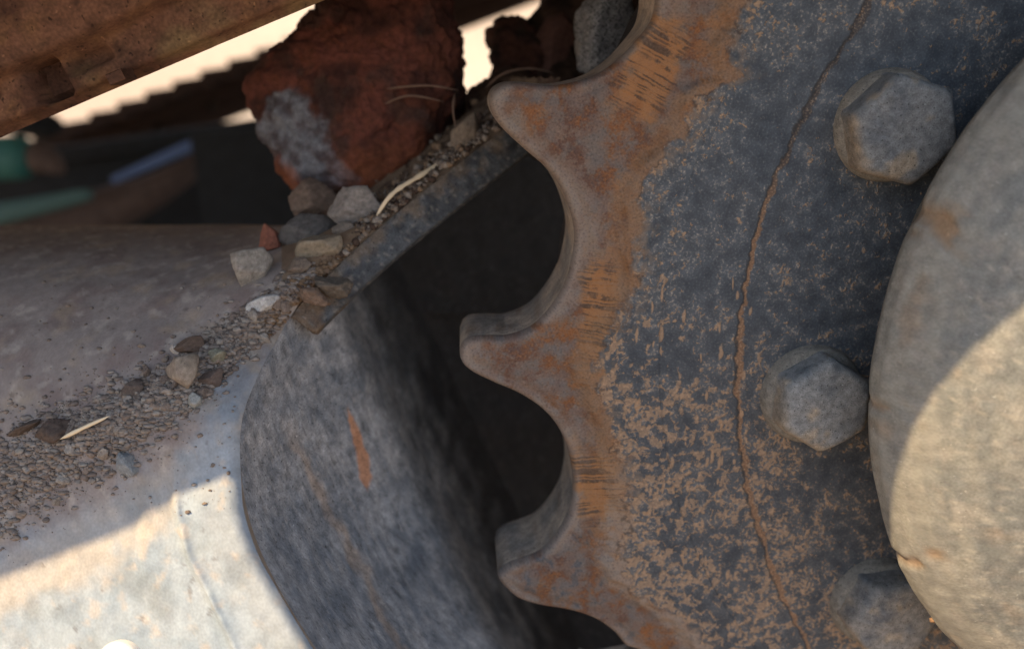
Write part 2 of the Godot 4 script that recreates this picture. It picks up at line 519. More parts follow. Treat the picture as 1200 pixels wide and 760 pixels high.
func build_sprocket() -> void:
	var pts := rim_points()
	var n := pts.size()
	# rim x over y in millimetres, for colouring the worn edge
	var edge := []
	for j in 60:
		var y := -150.0 + 5.0 * j
		var best := 60.0
		for p in pts:
			if absf(p.y * 1000.0 - y) < 2.6 and p.x < 0.12:
				best = minf(best, p.x * 1000.0)
		edge.append([y, best])
	var t := sprocket_textures(edge)
	var m := StandardMaterial3D.new()
	m.resource_name = "sprocket_steel"
	m.albedo_texture = t[0]
	m.roughness_texture = t[2]
	m.roughness = 1.0
	m.metallic_specular = 0.35
	m.heightmap_enabled = true
	m.heightmap_texture = t[1]
	m.heightmap_scale = 0.10
	var cols := 84
	var round_r := 0.0088                            # worn rounding of the front edge
	var rows := [[-0.044, 0.004], [-0.0436, 0.0015], [-0.042, 0.0004], [-0.038, 0.0], [-0.028, 0.0], [-0.018, 0.0], [-round_r, 0.0]]
	var nv: int = rows.size() + cols
	var v := PackedVector3Array()
	var uv := PackedVector2Array()
	for i in n + 1:
		var p := pts[i % n]
		var tangent := (pts[(i + 2) % n] - pts[(i + n - 2) % n]).normalized()
		var inward := Vector2(-tangent.y, tangent.x)
		var dir := (p - AXLE).normalized()
		var seen := p.x < 0.11 and absf(p.y) < 0.19
		for k in nv:
			var xy: Vector2
			var z := 0.0
			if k < rows.size():
				xy = p + inward * rows[k][1]
				z = rows[k][0]
			else:
				var w := pow(float(k - rows.size() + 1) / cols, 1.25)
				xy = p.lerp(AXLE + dir * 0.224, w)
				var d := 1.0                         # distance to the outline
				if seen and xy.distance_to(p) < 0.07:
					for mi in range(i - 58, i + 59):
						var a := pts[(mi + n) % n]
						if absf(a.x - xy.x) < 0.012 and absf(a.y - xy.y) < 0.012:
							var b := pts[(mi + n + 1) % n]
							var ab := b - a
							var h := clampf((xy - a).dot(ab) / maxf(ab.length_squared(), 1e-12), 0.0, 1.0)
							d = minf(d, xy.distance_squared_to(a + ab * h))
					d = sqrt(d)
				else:
					d = xy.distance_to(p)
				if d < round_r:
					z = -round_r + sqrt(maxf(0.0, round_r * round_r - (round_r - d) * (round_r - d)))
				var y := xy.y * 1000.0
				var inside := smoothstep(3.0, -16.0, xy.x * 1000.0 - (curve(BORDER, y) if absf(y) < 150.0 else 60.0) + 8.0 * n1(Vector3(xy.x, xy.y, 0), 45.0))
				var soft := smoothstep(0.0, 0.005, d)
				z += (-0.0034 * inside + 0.0007 * n1(Vector3(xy.x, xy.y, 0.2), 130.0) * inside + 0.0012 * smoothstep(0.5, 0.0, absf(inside - 0.25))) * soft
				z += 0.0007 * n1(Vector3(xy.x, xy.y, 0.4), 30.0) * soft
			v.append(Vector3(xy.x - AXLE.x, xy.y - AXLE.y, z))
			uv.append(Vector2((xy.x * 1000.0 + 40.0) / 240.0, (130.0 - xy.y * 1000.0) / 285.0))
	# close the inside with one more ring band down to the bore
	var s := thing("drive_sprocket", Vector3(AXLE.x, AXLE.y, 0), "large rusty toothed drive sprocket with dark scratched face and hex bolts", "sprocket")
	var cut := 6                                     # rows of the side wall, a machined face of its own
	var fv := PackedVector3Array()
	var fc := PackedColorArray()
	var gv := PackedVector3Array()
	var gu := PackedVector2Array()
	for i in n + 1:
		for k in nv:
			var p := v[i * nv + k]
			if k <= cut:
				fv.append(p)
				var q := p + Vector3(AXLE.x, AXLE.y, 0)
				var col := lin(172, 154, 134).lerp(lin(142, 132, 120), smoothstep(-0.15, 0.3, n1(q, 55.0)))
				col = col.lerp(lin(100, 97, 92), smoothstep(0.05, 0.4, n1(q + Vector3(0.4, 0, 0), 40.0)) * 0.7)
				col = col.lerp(lin(124, 96, 74), smoothstep(0.15, 0.5, n1(q + Vector3(0, 0.4, 0), 80.0)) * 0.6)
				fc.append(col)
			if k >= cut:
				gv.append(p)
				gu.append(uv[i * nv + k])
	obj("toothed_rim", finish(gv, cells(nv - 1 - cut, n, true), PackedColorArray(), gu), m, s)
	obj("tooth_flanks", finish(fv, cells(cut, n, true), fc), M.metal, s)
	var dv := PackedVector3Array()
	var du := PackedVector2Array()
	var ring_n := 240
	var radii := [0.2242, 0.21, 0.195, 0.18, 0.165, 0.15, 0.135, 0.12]
	for r in radii:
		for i in ring_n + 1:
			var a := TAU * (i % ring_n) / ring_n
			var p: Vector2 = Vector2(cos(a), sin(a)) * r
			dv.append(Vector3(p.x, p.y, 0.0006 * n1(Vector3(p.x + AXLE.x, p.y + AXLE.y, 0.4), 30.0)))
			du.append(Vector2(((p.x + AXLE.x) * 1000.0 + 40.0) / 240.0, (130.0 - (p.y + AXLE.y) * 1000.0) / 285.0))
	obj("web_plate", finish(dv, cells(ring_n, radii.size() - 1, true), PackedColorArray(), du), m, s)
	obj("back_plate", lathe([[0.10, -0.040], [0.26, -0.040], [0.26, -0.0405]], 96), M.frame_dark, s)
	# bolts, each a hex head on a thin washer
	var spots := [[0.1358, 0.0722, 45.0, 0.0200, "dust caked hex bolt with crumbly crust, upper one"], [0.1172, -0.0300, 88.0, 0.0190, "grey dusty hex bolt"], [0.1545, -0.1235, 66.0, 0.0196, "brown dusted hex bolt"]]
	for k in 10:
		if k >= 3:
			var a := deg_to_rad(180.0 - 28.5 + 36.0 * (k + 0.0))
			if k < 9:
				spots.append([AXLE.x + cos(a) * 0.167, AXLE.y + sin(a) * 0.167, 20.0 * k, 0.019, ""])
	var idx := 0
	for b in spots:
		var bolt := Node3D.new()
		bolt.name = numbered("bolt", s)
		bolt.position = Vector3(b[0] - AXLE.x, b[1] - AXLE.y, 0.0)
		add_to(s, bolt)
		if idx < 3:
			var tilt: Array = [Vector2(0.05, -0.03), Vector2(-0.02, 0.03), Vector2(0.02, 0.04)]
			bolt.rotation = Vector3(tilt[idx].x, tilt[idx].y, 0)
		obj("bolt_head", bolt_head(b[3], deg_to_rad(b[2]), idx), M.bolt, bolt)
		obj("washer", lathe([[0.0204, -0.0008], [0.0200, 0.0010], [0.0194, 0.0030], [0.0186, 0.0046], [0.012, 0.0048]], 72, 0.0012), M.bolt_plain, bolt)
		idx += 1

func bolt_head(corner: float, turn: float, sd: int) -> ArrayMesh:
	var apothem := corner * cos(PI / 6.0)
	var prof := [[1.0, 0.002], [1.0, 0.004], [1.0, 0.008], [1.0, 0.0115], [1.0, 0.0132], [0.985, 0.0144], [0.955, 0.0154], [0.92, 0.0161], [0.87, 0.0166], [0.8, 0.01685], [0.7, 0.0170], [0.58, 0.0171], [0.45, 0.01715], [0.32, 0.0172], [0.18, 0.0172], [0.06, 0.0172], [0.0, 0.0172]]
	var seg := 120
	var v := PackedVector3Array()
	var c := PackedColorArray()
	var grey := [lin(118, 120, 119), lin(132, 133, 130), lin(130, 127, 121)]
	for j in prof.size():
		for i in seg + 1:
			var a := TAU * (i % seg) / seg
			var w := fposmod(a - turn, PI / 3.0) - PI / 6.0
			var hexr := apothem / cos(w)
			hexr = minf(hexr, corner * 0.975)
			var round_r := apothem * 1.02
			var k: float = prof[j][0]
			var r: float = hexr * k if k >= 0.999 else lerpf(minf(hexr * k, round_r * 1.06), round_r * k, smoothstep(0.99, 0.86, k))
			var p := Vector3(cos(a) * r, sin(a) * r, prof[j][1])
			var q := p + Vector3(sd * 0.31, sd * 0.17, 0)
			var crust := smoothstep(0.05, 0.5, n1(q, 55.0))
			p += Vector3(0, 0, 1) * (n1(q, 90.0) * 0.0004 + crust * 0.0005) * (0.4 + 0.6 * smoothstep(1.0, 0.8, k))
			p *= Vector3(1, 1, 1) * (1.0 + 0.012 * n1(q, 120.0) + 0.008 * n1(q, 45.0))
			v.append(p)
			var col: Color = grey[sd % 3]
			col = col.lerp(lin(92, 97, 101), smoothstep(0.0, 0.45, n1(q + Vector3(0.7, 0, 0), 60.0)) * 0.7)
			col = col.lerp(lin(164, 148, 124), smoothstep(0.12, 0.5, n1(q + Vector3(0, 0.9, 0), 75.0)) * 0.75)
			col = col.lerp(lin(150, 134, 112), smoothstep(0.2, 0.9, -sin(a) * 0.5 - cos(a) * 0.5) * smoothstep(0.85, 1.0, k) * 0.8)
			c.append(col)
	return finish(v, cells(seg, prof.size() - 1), c)


# ---------------------------------------------------------------- the final drive hub
func build_hub() -> void:
	var h := thing("final_drive_hub", Vector3(AXLE.x, AXLE.y, 0), "dust covered round hub casing with a sunlit lower side, right of the bolts", "hub")
	var prof := [[0.138, -0.002], [0.139, 0.008], [0.1405, 0.018], [0.146, 0.026], [0.153, 0.031], [0.1575, 0.0355], [0.159, 0.040], [0.1580, 0.0455], [0.154, 0.0510], [0.148, 0.0565], [0.140, 0.0620], [0.130, 0.0675], [0.118, 0.0725], [0.104, 0.077], [0.088, 0.0805], [0.07, 0.083], [0.05, 0.0845], [0.03, 0.0855], [0.0, 0.086]]
	var cv := []
	for i in prof.size() - 1:
		for k in 5:
			cv.append([lerpf(prof[i][0], prof[i + 1][0], k / 5.0), lerpf(prof[i][1], prof[i + 1][1], k / 5.0)])
	cv.append(prof[-1])
	var seg := 720
	var v := PackedVector3Array()
	var c := PackedColorArray()
	for j in cv.size():
		for i in seg + 1:
			var a := TAU * (i % seg) / seg
			var p := Vector3(cos(a) * cv[j][0], sin(a) * cv[j][0], cv[j][1])
			var d := Vector3(cos(a), sin(a), 0)
			var r: float = cv[j][0]
			var chip := smoothstep(0.25, 0.6, n1(Vector3(p.x, p.y, 0.1), 38.0)) * smoothstep(0.03, 0.04, cv[j][1]) * smoothstep(0.145, 0.156, r)
			p -= d * chip * 0.0022
			p += (d * 0.6 + Vector3(0, 0, 0.5)) * (n1(p, 22.0) * 0.0016 + n1(p, 110.0) * 0.0004) * smoothstep(0.02, 0.035, cv[j][1])
			v.append(p)
			# dust runs across the casing in streaks that follow its round
			var q := Vector3(r * 1.0, a * 0.05, p.z)
			var streak := n1(Vector3(r * 260.0, a * 3.2, 3.0), 1.0) * 0.5 + n1(Vector3(r * 90.0, a * 5.0, 9.0), 1.0) * 0.5
			var fine := n1(Vector3(r * 700.0, a * 9.0, 5.0), 1.0)
			var col := lin(138, 138, 132).lerp(lin(130, 130, 125), smoothstep(-0.3, 0.4, streak))
			var band := smoothstep(0.150, 0.142, r + 0.006 * n1(p, 30.0)) * smoothstep(0.100, 0.122, r + 0.012 * streak)
			col = col.lerp(lin(94, 102, 107), band * smoothstep(-0.45, 0.25, streak + 0.5 * n1(p, 45.0)) * 0.5)
			col = col.lerp(lin(112, 114, 114), smoothstep(0.0, 0.5, streak + fine * 0.8) * 0.35)
			col = col.lerp(lin(152, 148, 140), smoothstep(0.0, 0.6, n1(p + Vector3(0.3, 0, 0), 80.0) + fine * 0.5) * 0.5)
			col = col.lerp(lin(168, 164, 154), smoothstep(0.25, 0.45, n1(p + Vector3(0.1, 0.7, 0), 260.0)) * 0.5 * band)
			col = col.lerp(lin(150, 118, 84), smoothstep(0.30, 0.6, n1(p + Vector3(0, 0.4, 0), 35.0)) * 0.25 + 0.7 * chip)
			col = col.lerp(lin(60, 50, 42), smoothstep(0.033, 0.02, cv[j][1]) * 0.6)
			c.append(col * Color(0.85, 0.82, 0.765))
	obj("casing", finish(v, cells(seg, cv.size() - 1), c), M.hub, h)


# ---------------------------------------------------------------- the track frame
const DROP := [[200, 0.66], [250, 0.52], [262, 0.482], [272, 0.448], [285, 0.421], [320, 0.379], [380, 0.346], [480, 0.3216], [605, 0.3167], [700, 0.311], [760, 0.3085], [900, 0.302]]
const EDGE := [[100, 655], [112, 640], [160, 578], [205, 520], [285, 424], [322, 385], [345, 362], [365, 345], [410, 318], [450, 298], [485, 285], [520, 281], [560, 283], [600, 290], [640, 303], [680, 322], [720, 345], [760, 370], [900, 455]]
const GUTTER := [[0, 575], [60, 540], [130, 505], [190, 470], [235, 437], [285, 392], [330, 355], [380, 325]]

func edge_depth(px: float) -> float:          # along the bar that carries on behind the teeth
	return 0.352 + (px - 345.0) * 0.000150

func shell_depth(px: float, py: float) -> float:
	var base := curve(DROP, py) - (px - 150.0) * 0.00006
	var e := curve(EDGE, py)
	var w := smoothstep(170.0, 0.0, e - px) * smoothstep(500.0, 340.0, py)
	var lip := clampf((px - e + 20.0) / 20.0, 0.0, 1.2) * smoothstep(380.0, 470.0, py)   # rounded bend into the side
	return lerpf(base, edge_depth(maxf(px, 300.0)), w) + 0.0042 * lip * lip

func ledge_depth(px: float, py: float) -> float:
	var e := curve(EDGE, py)
	return edge_depth(e) + 0.05 * smoothstep(0.0, 100.0, e - px)

func shell(px: float, py: float) -> Vector3:
	var p := at(px, py, shell_depth(px, py))
	var g := absf(py - table(GUTTER, px))
	var width := 60.0 - px * 0.11
	if px < 385.0:
		var heap := smoothstep(width, 0.0, g)
		p += Vector3(0, 0.8, 0.5) * heap * (0.0018 + 0.0036 * absf(n1(p, 130.0)) + 0.0020 * absf(n1(p, 380.0)))
	# weld seam and folded edge on the front
	var seam := px - table([[560, 205], [600, 213], [650, 226], [700, 250], [760, 279], [900, 350]], py)
	p += Vector3(0, 0.2, 0.9) * (smoothstep(540.0, 590.0, py) * (0.0020 * exp(-seam * seam / 30.0) * (0.7 + 0.5 * n1(p, 160.0)) + 0.0022 * smoothstep(-14.0, 4.0, seam)))
	var fold := px - table([[560, 165], [660, 164], [760, 172]], py)
	p += Vector3(0, 0.2, 0.9) * smoothstep(560.0, 600.0, py) * smoothstep(690.0, 640.0, py) * 0.0020 * smoothstep(-9.0, 9.0, fold)
	p += Vector3(0, 0.5, 0.6) * (n1(p, 28.0) * 0.0010 + n1(p, 130.0) * 0.00028)
	return p

func shell_normal(px: float, py: float) -> Vector3:
	var a := shell(px + 4.0, py) - shell(px - 4.0, py)
	var b := shell(px, py - 4.0) - shell(px, py + 4.0)
	return a.cross(b).normalized()

func shell_tint(p: Vector3, px: float, py: float) -> Color:
	var dust := lin(127, 117, 110)
	dust = dust.lerp(lin(112, 98, 92), smoothstep(-0.1, 0.4, n1(p, 30.0)) * 0.8)
	dust = dust.lerp(lin(98, 84, 74), smoothstep(330.0, 270.0, py) * 0.5)
	var paint := lin(138, 150, 158).lerp(lin(126, 140, 150), smoothstep(-0.2, 0.3, n1(p + Vector3(0.4, 0, 0), 50.0)))
	var g := py - table(GUTTER, px)
	var low := smoothstep(50.0, 130.0, g + n1(p, 60.0) * 35.0)
	var c := dust.lerp(paint, low * 0.85)
	c = c.lerp(lin(158, 148, 134), smoothstep(60.0, 100.0, g) * smoothstep(175.0, 120.0, g + n1(p, 50.0) * 60.0) * 0.6 * smoothstep(300.0, 180.0, px))
	var strip := smoothstep(72.0, 30.0, curve(EDGE, py) - px + n1(p, 70.0) * 24.0) * smoothstep(375.0, 480.0, py)
	c = c.lerp(lin(132, 137, 140), strip * 0.7)
	c = c.lerp(lin(150, 132, 110), smoothstep(0.1, 0.5, n1(p + Vector3(0, 0.6, 0), 42.0)) * (0.45 - 0.36 * low))
	c = c.lerp(lin(106, 112, 114), smoothstep(0.0, 0.6, n1(p + Vector3(0, 0, 0.7), 38.0)) * 0.55 * low)
	c = c.lerp(lin(160, 150, 138), smoothstep(0.15, 0.5, n1(p + Vector3(0.2, 0, 0.9), 95.0)) * 0.5)
	c = c.lerp(lin(64, 52, 46), smoothstep(0.50, 0.64, n1(p + Vector3(0.1, 0.5, 0.2), 110.0)) * 0.4)
	if px > 330.0 and py < 360.0:
		c = c.lerp(lin(112, 90, 68), 0.8)
	return c

func build_frame() -> void:
	var f := thing("track_frame", Vector3(-0.2, -0.15, 0.0), "dusty steel track frame end with rounded fender and dark curved side facing the sprocket", "machine frame")
	var o := f.position
	# fender: from its back edge over the rounding and down the front
	var v := PackedVector3Array()
	var c := PackedColorArray()
	var nu := 330
	var nv := 250
	for j in nv + 1:
		var t := float(j) / nv
		var py := 262.0 + (900.0 - 262.0) * (t * 0.55 + 0.45 * t * t)
		var e := curve(EDGE, py)
		for i in nu + 1:
			var u := float(i) / nu
			var px := lerpf(-260.0, e, 1.0 - (1.0 - u) * (1.0 - 0.35 * u))
			var p := shell(px, py)
			if j == 0:
				p += Vector3(0, -0.05, -0.01) * smoothstep(345.0, 300.0, px)
			v.append(p - o)
			c.append(shell_tint(p, px, py))
	obj("fender", finish(v, cells(nu, nv), c), M.dust, f)
	# narrow ledge of the same plate carrying on behind the teeth
	var ledge := grid(120, 60, func(u, t):
		var py := lerpf(264.0, 92.0, t)
		var e := curve(EDGE, py)
		var px := lerpf(e - 100.0, e + 1.0, u)
		var p := at(px, py, ledge_depth(px, py)) - Vector3(0, 0.03, 0.0) * smoothstep(0.35, 0.0, u)
		return p + Vector3(0, 1, 0.2) * (absf(n1(p, 120.0)) * 0.0024 + n1(p, 340.0) * 0.0006), func(p, _u, _t):
		return lin(104, 88, 72).lerp(lin(70, 56, 46), smoothstep(-0.1, 0.4, n1(p, 70.0))), true, o)
	obj("ledge", ledge, M.dust, f)
	# thickness of the plate, seen end on
	var low_edge := [[90, 760], [165, 642], [186, 615], [246, 540], [322, 437], [345, 401], [362, 372], [371, 345]]
	var steps := [-1.5, -0.06, 0.0, 0.03, 0.08, 0.16, 0.24, 0.32, 0.40, 0.48, 0.56, 0.64, 0.72, 0.80, 0.87, 0.93, 0.97, 0.99, 1.0]
	var rim := grid(18, 150, func(u, t):
		var py := lerpf(372.0, 98.0, t)
		var a := Vector2(curve(EDGE, py), py)
		var w: float = steps[int(round(u * 18.0))]
		if w < 0.0:
			return at(a.x + 3.0 * w, a.y + 2.0 * w, edge_depth(a.x) - 0.001 - w * 0.02)
		var dirn := Vector2(14.0, 40.0) * smoothstep(374.0, 348.0, py) * 1.06
		var q = a + dirn * w
		var d := edge_depth(a.x) - 0.0008 * sin(w * PI) - 0.0015 + 0.005 * smoothstep(0.93, 1.0, w)
		var p := at(q.x, q.y, d)
		return p + Vector3(0.5, 0.3, 0.6) * (n1(p, 90.0) * 0.0006 + n1(p, 420.0) * 0.0004) * smoothstep(0.0, 0.1, w), func(p, u, t):
		var col := lin(80, 83, 85).lerp(lin(62, 64, 66), smoothstep(-0.3, 0.4, n1(p, 120.0)))
		col = col.lerp(lin(112, 98, 82), smoothstep(0.50, 0.05, u + n1(p, 110.0) * 0.5) * 0.85)
		col = col.lerp(lin(108, 88, 68), smoothstep(0.22, 0.08, t + n1(p, 90.0) * 0.2) * 0.8)
		return col.lerp(lin(136, 130, 120), smoothstep(0.2, 0.45, n1(p + Vector3(0.8, 0, 0), 330.0)) * 0.5), false, o)
	obj("plate_edge", rim, M.metal, f)
	# curved side turned to the sprocket
	var ev := PackedVector3Array()
	var ec := PackedColorArray()
	var eu := 230
	var en := 260
	for j in en + 1:
		var t := float(j) / en
		var py := lerpf(96.0, 900.0, t)
		var bx := curve(EDGE, py)
		var by := py
		var d0 := shell_depth(bx, by) if py >= 365.0 else edge_depth(345.0)
		var e0 := bx if py >= 365.0 else 345.0
		for i in eu + 1:
			var u := float(i) / eu
			var w := 560.0 * (u * 0.4 + 0.6 * u * u) + bx - e0
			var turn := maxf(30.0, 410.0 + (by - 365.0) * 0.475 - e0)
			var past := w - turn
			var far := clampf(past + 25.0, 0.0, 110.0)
			var d := d0 + w * 0.00050 + minf(far * far * 0.000022, 0.00055 * far + 0.004) + far * far * 0.0000008
			var base := at(bx, by, d)
			var p := at(e0 + w, by, d)
			var row := Vector3(d0 * 40.0, by * 0.010, 0)
			var along := by - w * 1.55                      # streaks lean with the edge
			var s1 := na.get_noise_3d((e0 + w - by * 0.46) * 0.075, by * 0.012, 5.0)
			var s2 := na.get_noise_3d((e0 + w - by * 0.46) * 0.34, by * 0.022, 15.0)
			p += Vector3(0.6, 0.1, 0.7) * (n1(p, 45.0) * 0.0008 + s1 * 0.00025 + n1(p, 210.0) * 0.00025) * smoothstep(0.0, 0.02, u)
			if u == 0.0:
				p = base
			ev.append(p - o)
			var col := lin(158, 157, 155).lerp(lin(120, 123, 126), smoothstep(-0.4, 0.45, s1 * 0.6 + n1(p, 60.0) * 0.7))
			col = col.lerp(lin(170, 164, 156), smoothstep(0.05, 0.6, s2 * 0.7 + n1(p, 140.0) * 0.5) * 0.6)
			col = col.lerp(lin(70, 68, 67), smoothstep(0.1, 0.6, -s2 * 0.6 + n1(p, 110.0) * 0.7) * 0.5)
			col = col.lerp(lin(168, 146, 124), smoothstep(11.0, 2.0, absf(e0 + w - 363.0 - (by - 550.0) * 0.52 + 14.0 * n1(p, 60.0))) * smoothstep(470.0, 560.0, by) * 0.6)
			col *= 1.0 + 0.22 * na.get_noise_3d((e0 + w - by * 0.46) * 0.9, by * 0.03, 25.0)
			col = col.lerp(lin(78, 88, 98), smoothstep(0.0, 0.4, n1(p + Vector3(0.5, 0, 0), 30.0)) * 0.35)
			col = col.lerp(lin(26, 23, 22), smoothstep(-45.0, 75.0, past + 45.0 * n1(p, 35.0)) * 0.94)  # shade of the deep hollow painted into the plate colour
			col = col.lerp(lin(84, 86, 86), smoothstep(0.32, 0.5, n1(p + Vector3(0.3, 0, 0), 420.0)) * 0.5)
			# bright rubbed scratch
			var sx := e0 + w - table([[478, 407], [500, 414], [530, 424], [568, 430]], by)
			var sw := table([[476, 0.5], [495, 4.0], [525, 6.0], [560, 7.5], [572, 0.5]], by)
			col = col.lerp(lin(190, 134, 96), smoothstep(sw + 1.5, sw - 1.5, absf(sx) + 3.0 * n1(p, 200.0)) * smoothstep(470.0, 482.0, by) * smoothstep(578.0, 568.0, by) * 0.85)
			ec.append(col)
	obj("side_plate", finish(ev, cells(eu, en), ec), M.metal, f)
	# cover added over the hollow behind the plate edge to keep light out
	obj("added_hollow_cover", bar(Vector3(0.03, 0.052, -0.20) - o, Vector3(0.5, 0.30, -0.20) - o, 0.02, 0.26), M.frame_dark, f)
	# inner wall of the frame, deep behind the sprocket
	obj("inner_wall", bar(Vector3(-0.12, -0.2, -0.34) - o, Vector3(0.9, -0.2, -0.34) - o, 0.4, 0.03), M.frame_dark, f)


# ---------------------------------------------------------------- loose things on the frame
func loose(called: String, px: float, py: float, size_px: Vector3, col: Color, sd: int, label: String, category: String, cuts := 9, rough := 0.10, roll := 0.0, depth := 0.0, lift := 0.35, mat := "stone", group := "") -> MeshInstance3D:
	var d := depth if depth > 0.0 else shell_depth(px, py)
	var scale_mm := d / LENS * 0.5
	var m := stone(size_px * scale_mm * 1.35, cuts + 8, rough * 0.65, sd)
	var mt: StandardMaterial3D = M[mat].duplicate()
	mt.albedo_color = col.lerp(lin(138, 124, 110), 0.2).linear_to_srgb()
	var o := obj(called, m, mt)
	var where := shell(px, py) if depth <= 0.0 else at(px, py, depth)
	var nrm := shell_normal(px, py) if depth <= 0.0 else Vector3(0, 0.6, 0.8)
	o.position = where + nrm * size_px.y * scale_mm * lift
	o.rotation = Vector3(deg_to_rad(-16.0), 0.0, roll)
	tag(o, label, category, group)
	return o

func build_debris() -> void:
	loose("stone", 300, 322, Vector3(46, 42, 40), lin(158, 150, 138), 21, "pale rounded grey stone at the left end of the stone heap", "stone", 7, 0.16, 0.2, 0, 0.5)
	loose("brick_chip", 321, 290, Vector3(30, 40, 24), lin(140, 78, 58), 22, "small red brick chip standing between pale and dark stones", "brick chip", 10, 0.1, 0.35, 0, 0.6)
	loose("stone", 336, 306, Vector3(44, 34, 30), lin(108, 98, 92), 33, "brown grey stone tucked behind the pale rounded stone", "stone", 9, 0.12, -0.2, 0.392, 0.3)
	loose("stone", 364, 271, Vector3(66, 52, 46), lin(86, 84, 82), 23, "dark charcoal grey stone behind the tan stone", "stone", 9, 0.14, 0.1, 0.385, 0.1)
	loose("stone", 382, 291, Vector3(54, 36, 36), lin(142, 128, 106), 24, "tan smooth stone in front of the dark grey stone", "stone", 8, 0.08, 0.25, 0.362, 0.1)
	loose("stone", 416, 244, Vector3(66, 46, 44), lin(136, 130, 124), 25, "light grey jagged stone under the red clod, by the straw", "stone", 10, 0.16, -0.4, 0.378, 0.1)
	loose("clay_lump", 366, 236, Vector3(58, 50, 44), lin(112, 92, 78), 26, "brown clay lump wedged under the lower tip of the red clod", "clay lump", 6, 0.2, 0.0, 0.40, 0.0)
	loose("stone_chip", 312, 363, Vector3(36, 22, 26), lin(196, 196, 192), 27, "flat white stone chip lying by the corner of the frame", "stone chip", 7, 0.08, 0.45, 0, 0.4)
	loose("stone", 222, 407, Vector3(34, 18, 24), lin(92, 72, 60), 28, "long dark brown stone lying uppermost in the gravel strip", "stone", 9, 0.12, 0.15, 0, 0.45)
	loose("stone_chip", 206, 411, Vector3(12, 12, 10), lin(196, 184, 170), 29, "tiny whitish chip at the left end of the long brown stone", "stone chip", 8, 0.1, 0.3, 0, 0.9)
	loose("stone", 217, 445, Vector3(36, 48, 32), lin(146, 132, 116), 30, "pointed tan stone in the middle of the gravel strip", "stone", 8, 0.08, 0.3, 0, 0.3)
	loose("stone", 254, 426, Vector3(24, 20, 20), lin(136, 134, 114), 31, "olive tinted pebble right of the pointed tan stone", "pebble", 8, 0.1, 0.3, 0, 0.4)
	loose("stone", 247, 446, Vector3(34, 20, 24), lin(88, 74, 68), 32, "flat dark brown stone below the olive pebble", "stone", 9, 0.12, 0.5, 0, 0.35)
	loose("stone", 230, 471, Vector3(20, 17, 16), lin(160, 160, 152), 34, "pale grey pebble just below the pointed tan stone", "pebble", 8, 0.1, 0.2, 0, 0.4)
	loose("stone", 150, 540, Vector3(22, 28, 20), lin(132, 138, 140), 35, "bluish grey pebble at the lower edge of the gravel", "pebble", 7, 0.08, 0.5, 0, 0.4)
	loose("soil_clod", 68, 510, Vector3(46, 30, 28), lin(70, 56, 50), 36, "dark brown soil clod beside the dry twig", "soil clod", 6, 0.25, 0.2, 0, 0.3)
	loose("soil_clod", 34, 500, Vector3(36, 12, 20), lin(78, 64, 56), 37, "thin dark soil flake left of the clod by the twig", "soil clod", 7, 0.2, 0.5, 0, 0.4)
	loose("soil_clod", 158, 458, Vector3(30, 18, 20), lin(84, 72, 66), 38, "small grey brown soil clod above the pebbles, left of the pointed stone", "soil clod", 7, 0.22, 0.3, 0, 0.4)
	loose("clay_chip", 546, 160, Vector3(36, 54, 24), lin(122, 108, 92), 39, "tan flat clay chip leaning beside the upper tooth tip", "clay chip", 7, 0.06, -0.45, 0.39, 0.0)
	loose("rubble_chunk", 704, 28, Vector3(64, 96, 60), lin(168, 168, 166), 40, "porous grey concrete chunk wedged above the upper tooth", "concrete chunk", 7, 0.22, -0.15, 0.41, 0.0, "rubble")
	loose("stone_chip", 683, 62, Vector3(22, 26, 20), lin(138, 134, 126), 41, "pale chip at the foot of the porous grey chunk", "stone chip", 8, 0.1, 0.4, 0.41, 0.0)
	loose("brick_chip", 655, 46, Vector3(74, 66, 50), lin(84, 44, 34), 42, "dark red brick piece left of the porous grey chunk", "brick chip", 9, 0.08, 0.3, 0.47, 0.0)
	loose("soil_clod", 392, 338, Vector3(44, 26, 30), lin(84, 76, 66), 43, "dark dirt clod caked on the lower end of the plate edge", "soil clod", 6, 0.3, -0.5, 0.347, 0.0)
	loose("soil_clod", 370, 350, Vector3(36, 20, 24), lin(112, 90, 74), 44, "reddish brown dirt clod at the frame's upper corner", "soil clod", 6, 0.3, -0.4, 0.345, 0.0)
	loose("stone", 342, 272, Vector3(30, 22, 20), lin(112, 98, 86), 45, "small brown stone left of the dark charcoal stone, under the clod's tip", "stone", 8, 0.15, 0.6, 0.398, 0.2)
	loose("stone", 402, 268, Vector3(26, 18, 18), lin(120, 110, 100), 46, "small grey stone between the jagged grey stone and the tan stone", "stone", 8, 0.15, 0.3, 0.372, 0.2)
	loose("stone", 352, 312, Vector3(24, 18, 18), lin(120, 104, 90), 47, "small tan brown stone below the red brick chip", "stone", 8, 0.15, 0.2, 0, 0.4)
	# small pebbles one can count
	var tones := ["tan", "grey brown", "dark brown", "whitish", "buff"]
	for i in 75:
		var t := pow(rng.randf(), 0.8)
		var px := 25.0 + 330.0 * t
		var py := table(GUTTER, px) + rng.randfn(0.0, 24.0 - 15.0 * t)
		var s := 6.0 + 13.0 * pow(rng.randf(), 2.2)
		var cols := [lin(150, 138, 124), lin(118, 104, 94), lin(96, 80, 72), lin(164, 158, 148), lin(128, 112, 100)]
		loose("pebble", px, py, Vector3(s, s * rng.randf_range(0.6, 0.9), s * 0.8), cols[i % 5].lerp(lin(140, 126, 114), 0.35), 100 + i % 24, "small %s pebble in the %s part of the gravel strip" % [tones[i % 5], "lower" if t < 0.33 else "middle" if t < 0.66 else "upper"], "pebble", 9, 0.3, rng.randf() * 3.0, 0, 0.35, "stone", "small pebbles in the gravel strip")
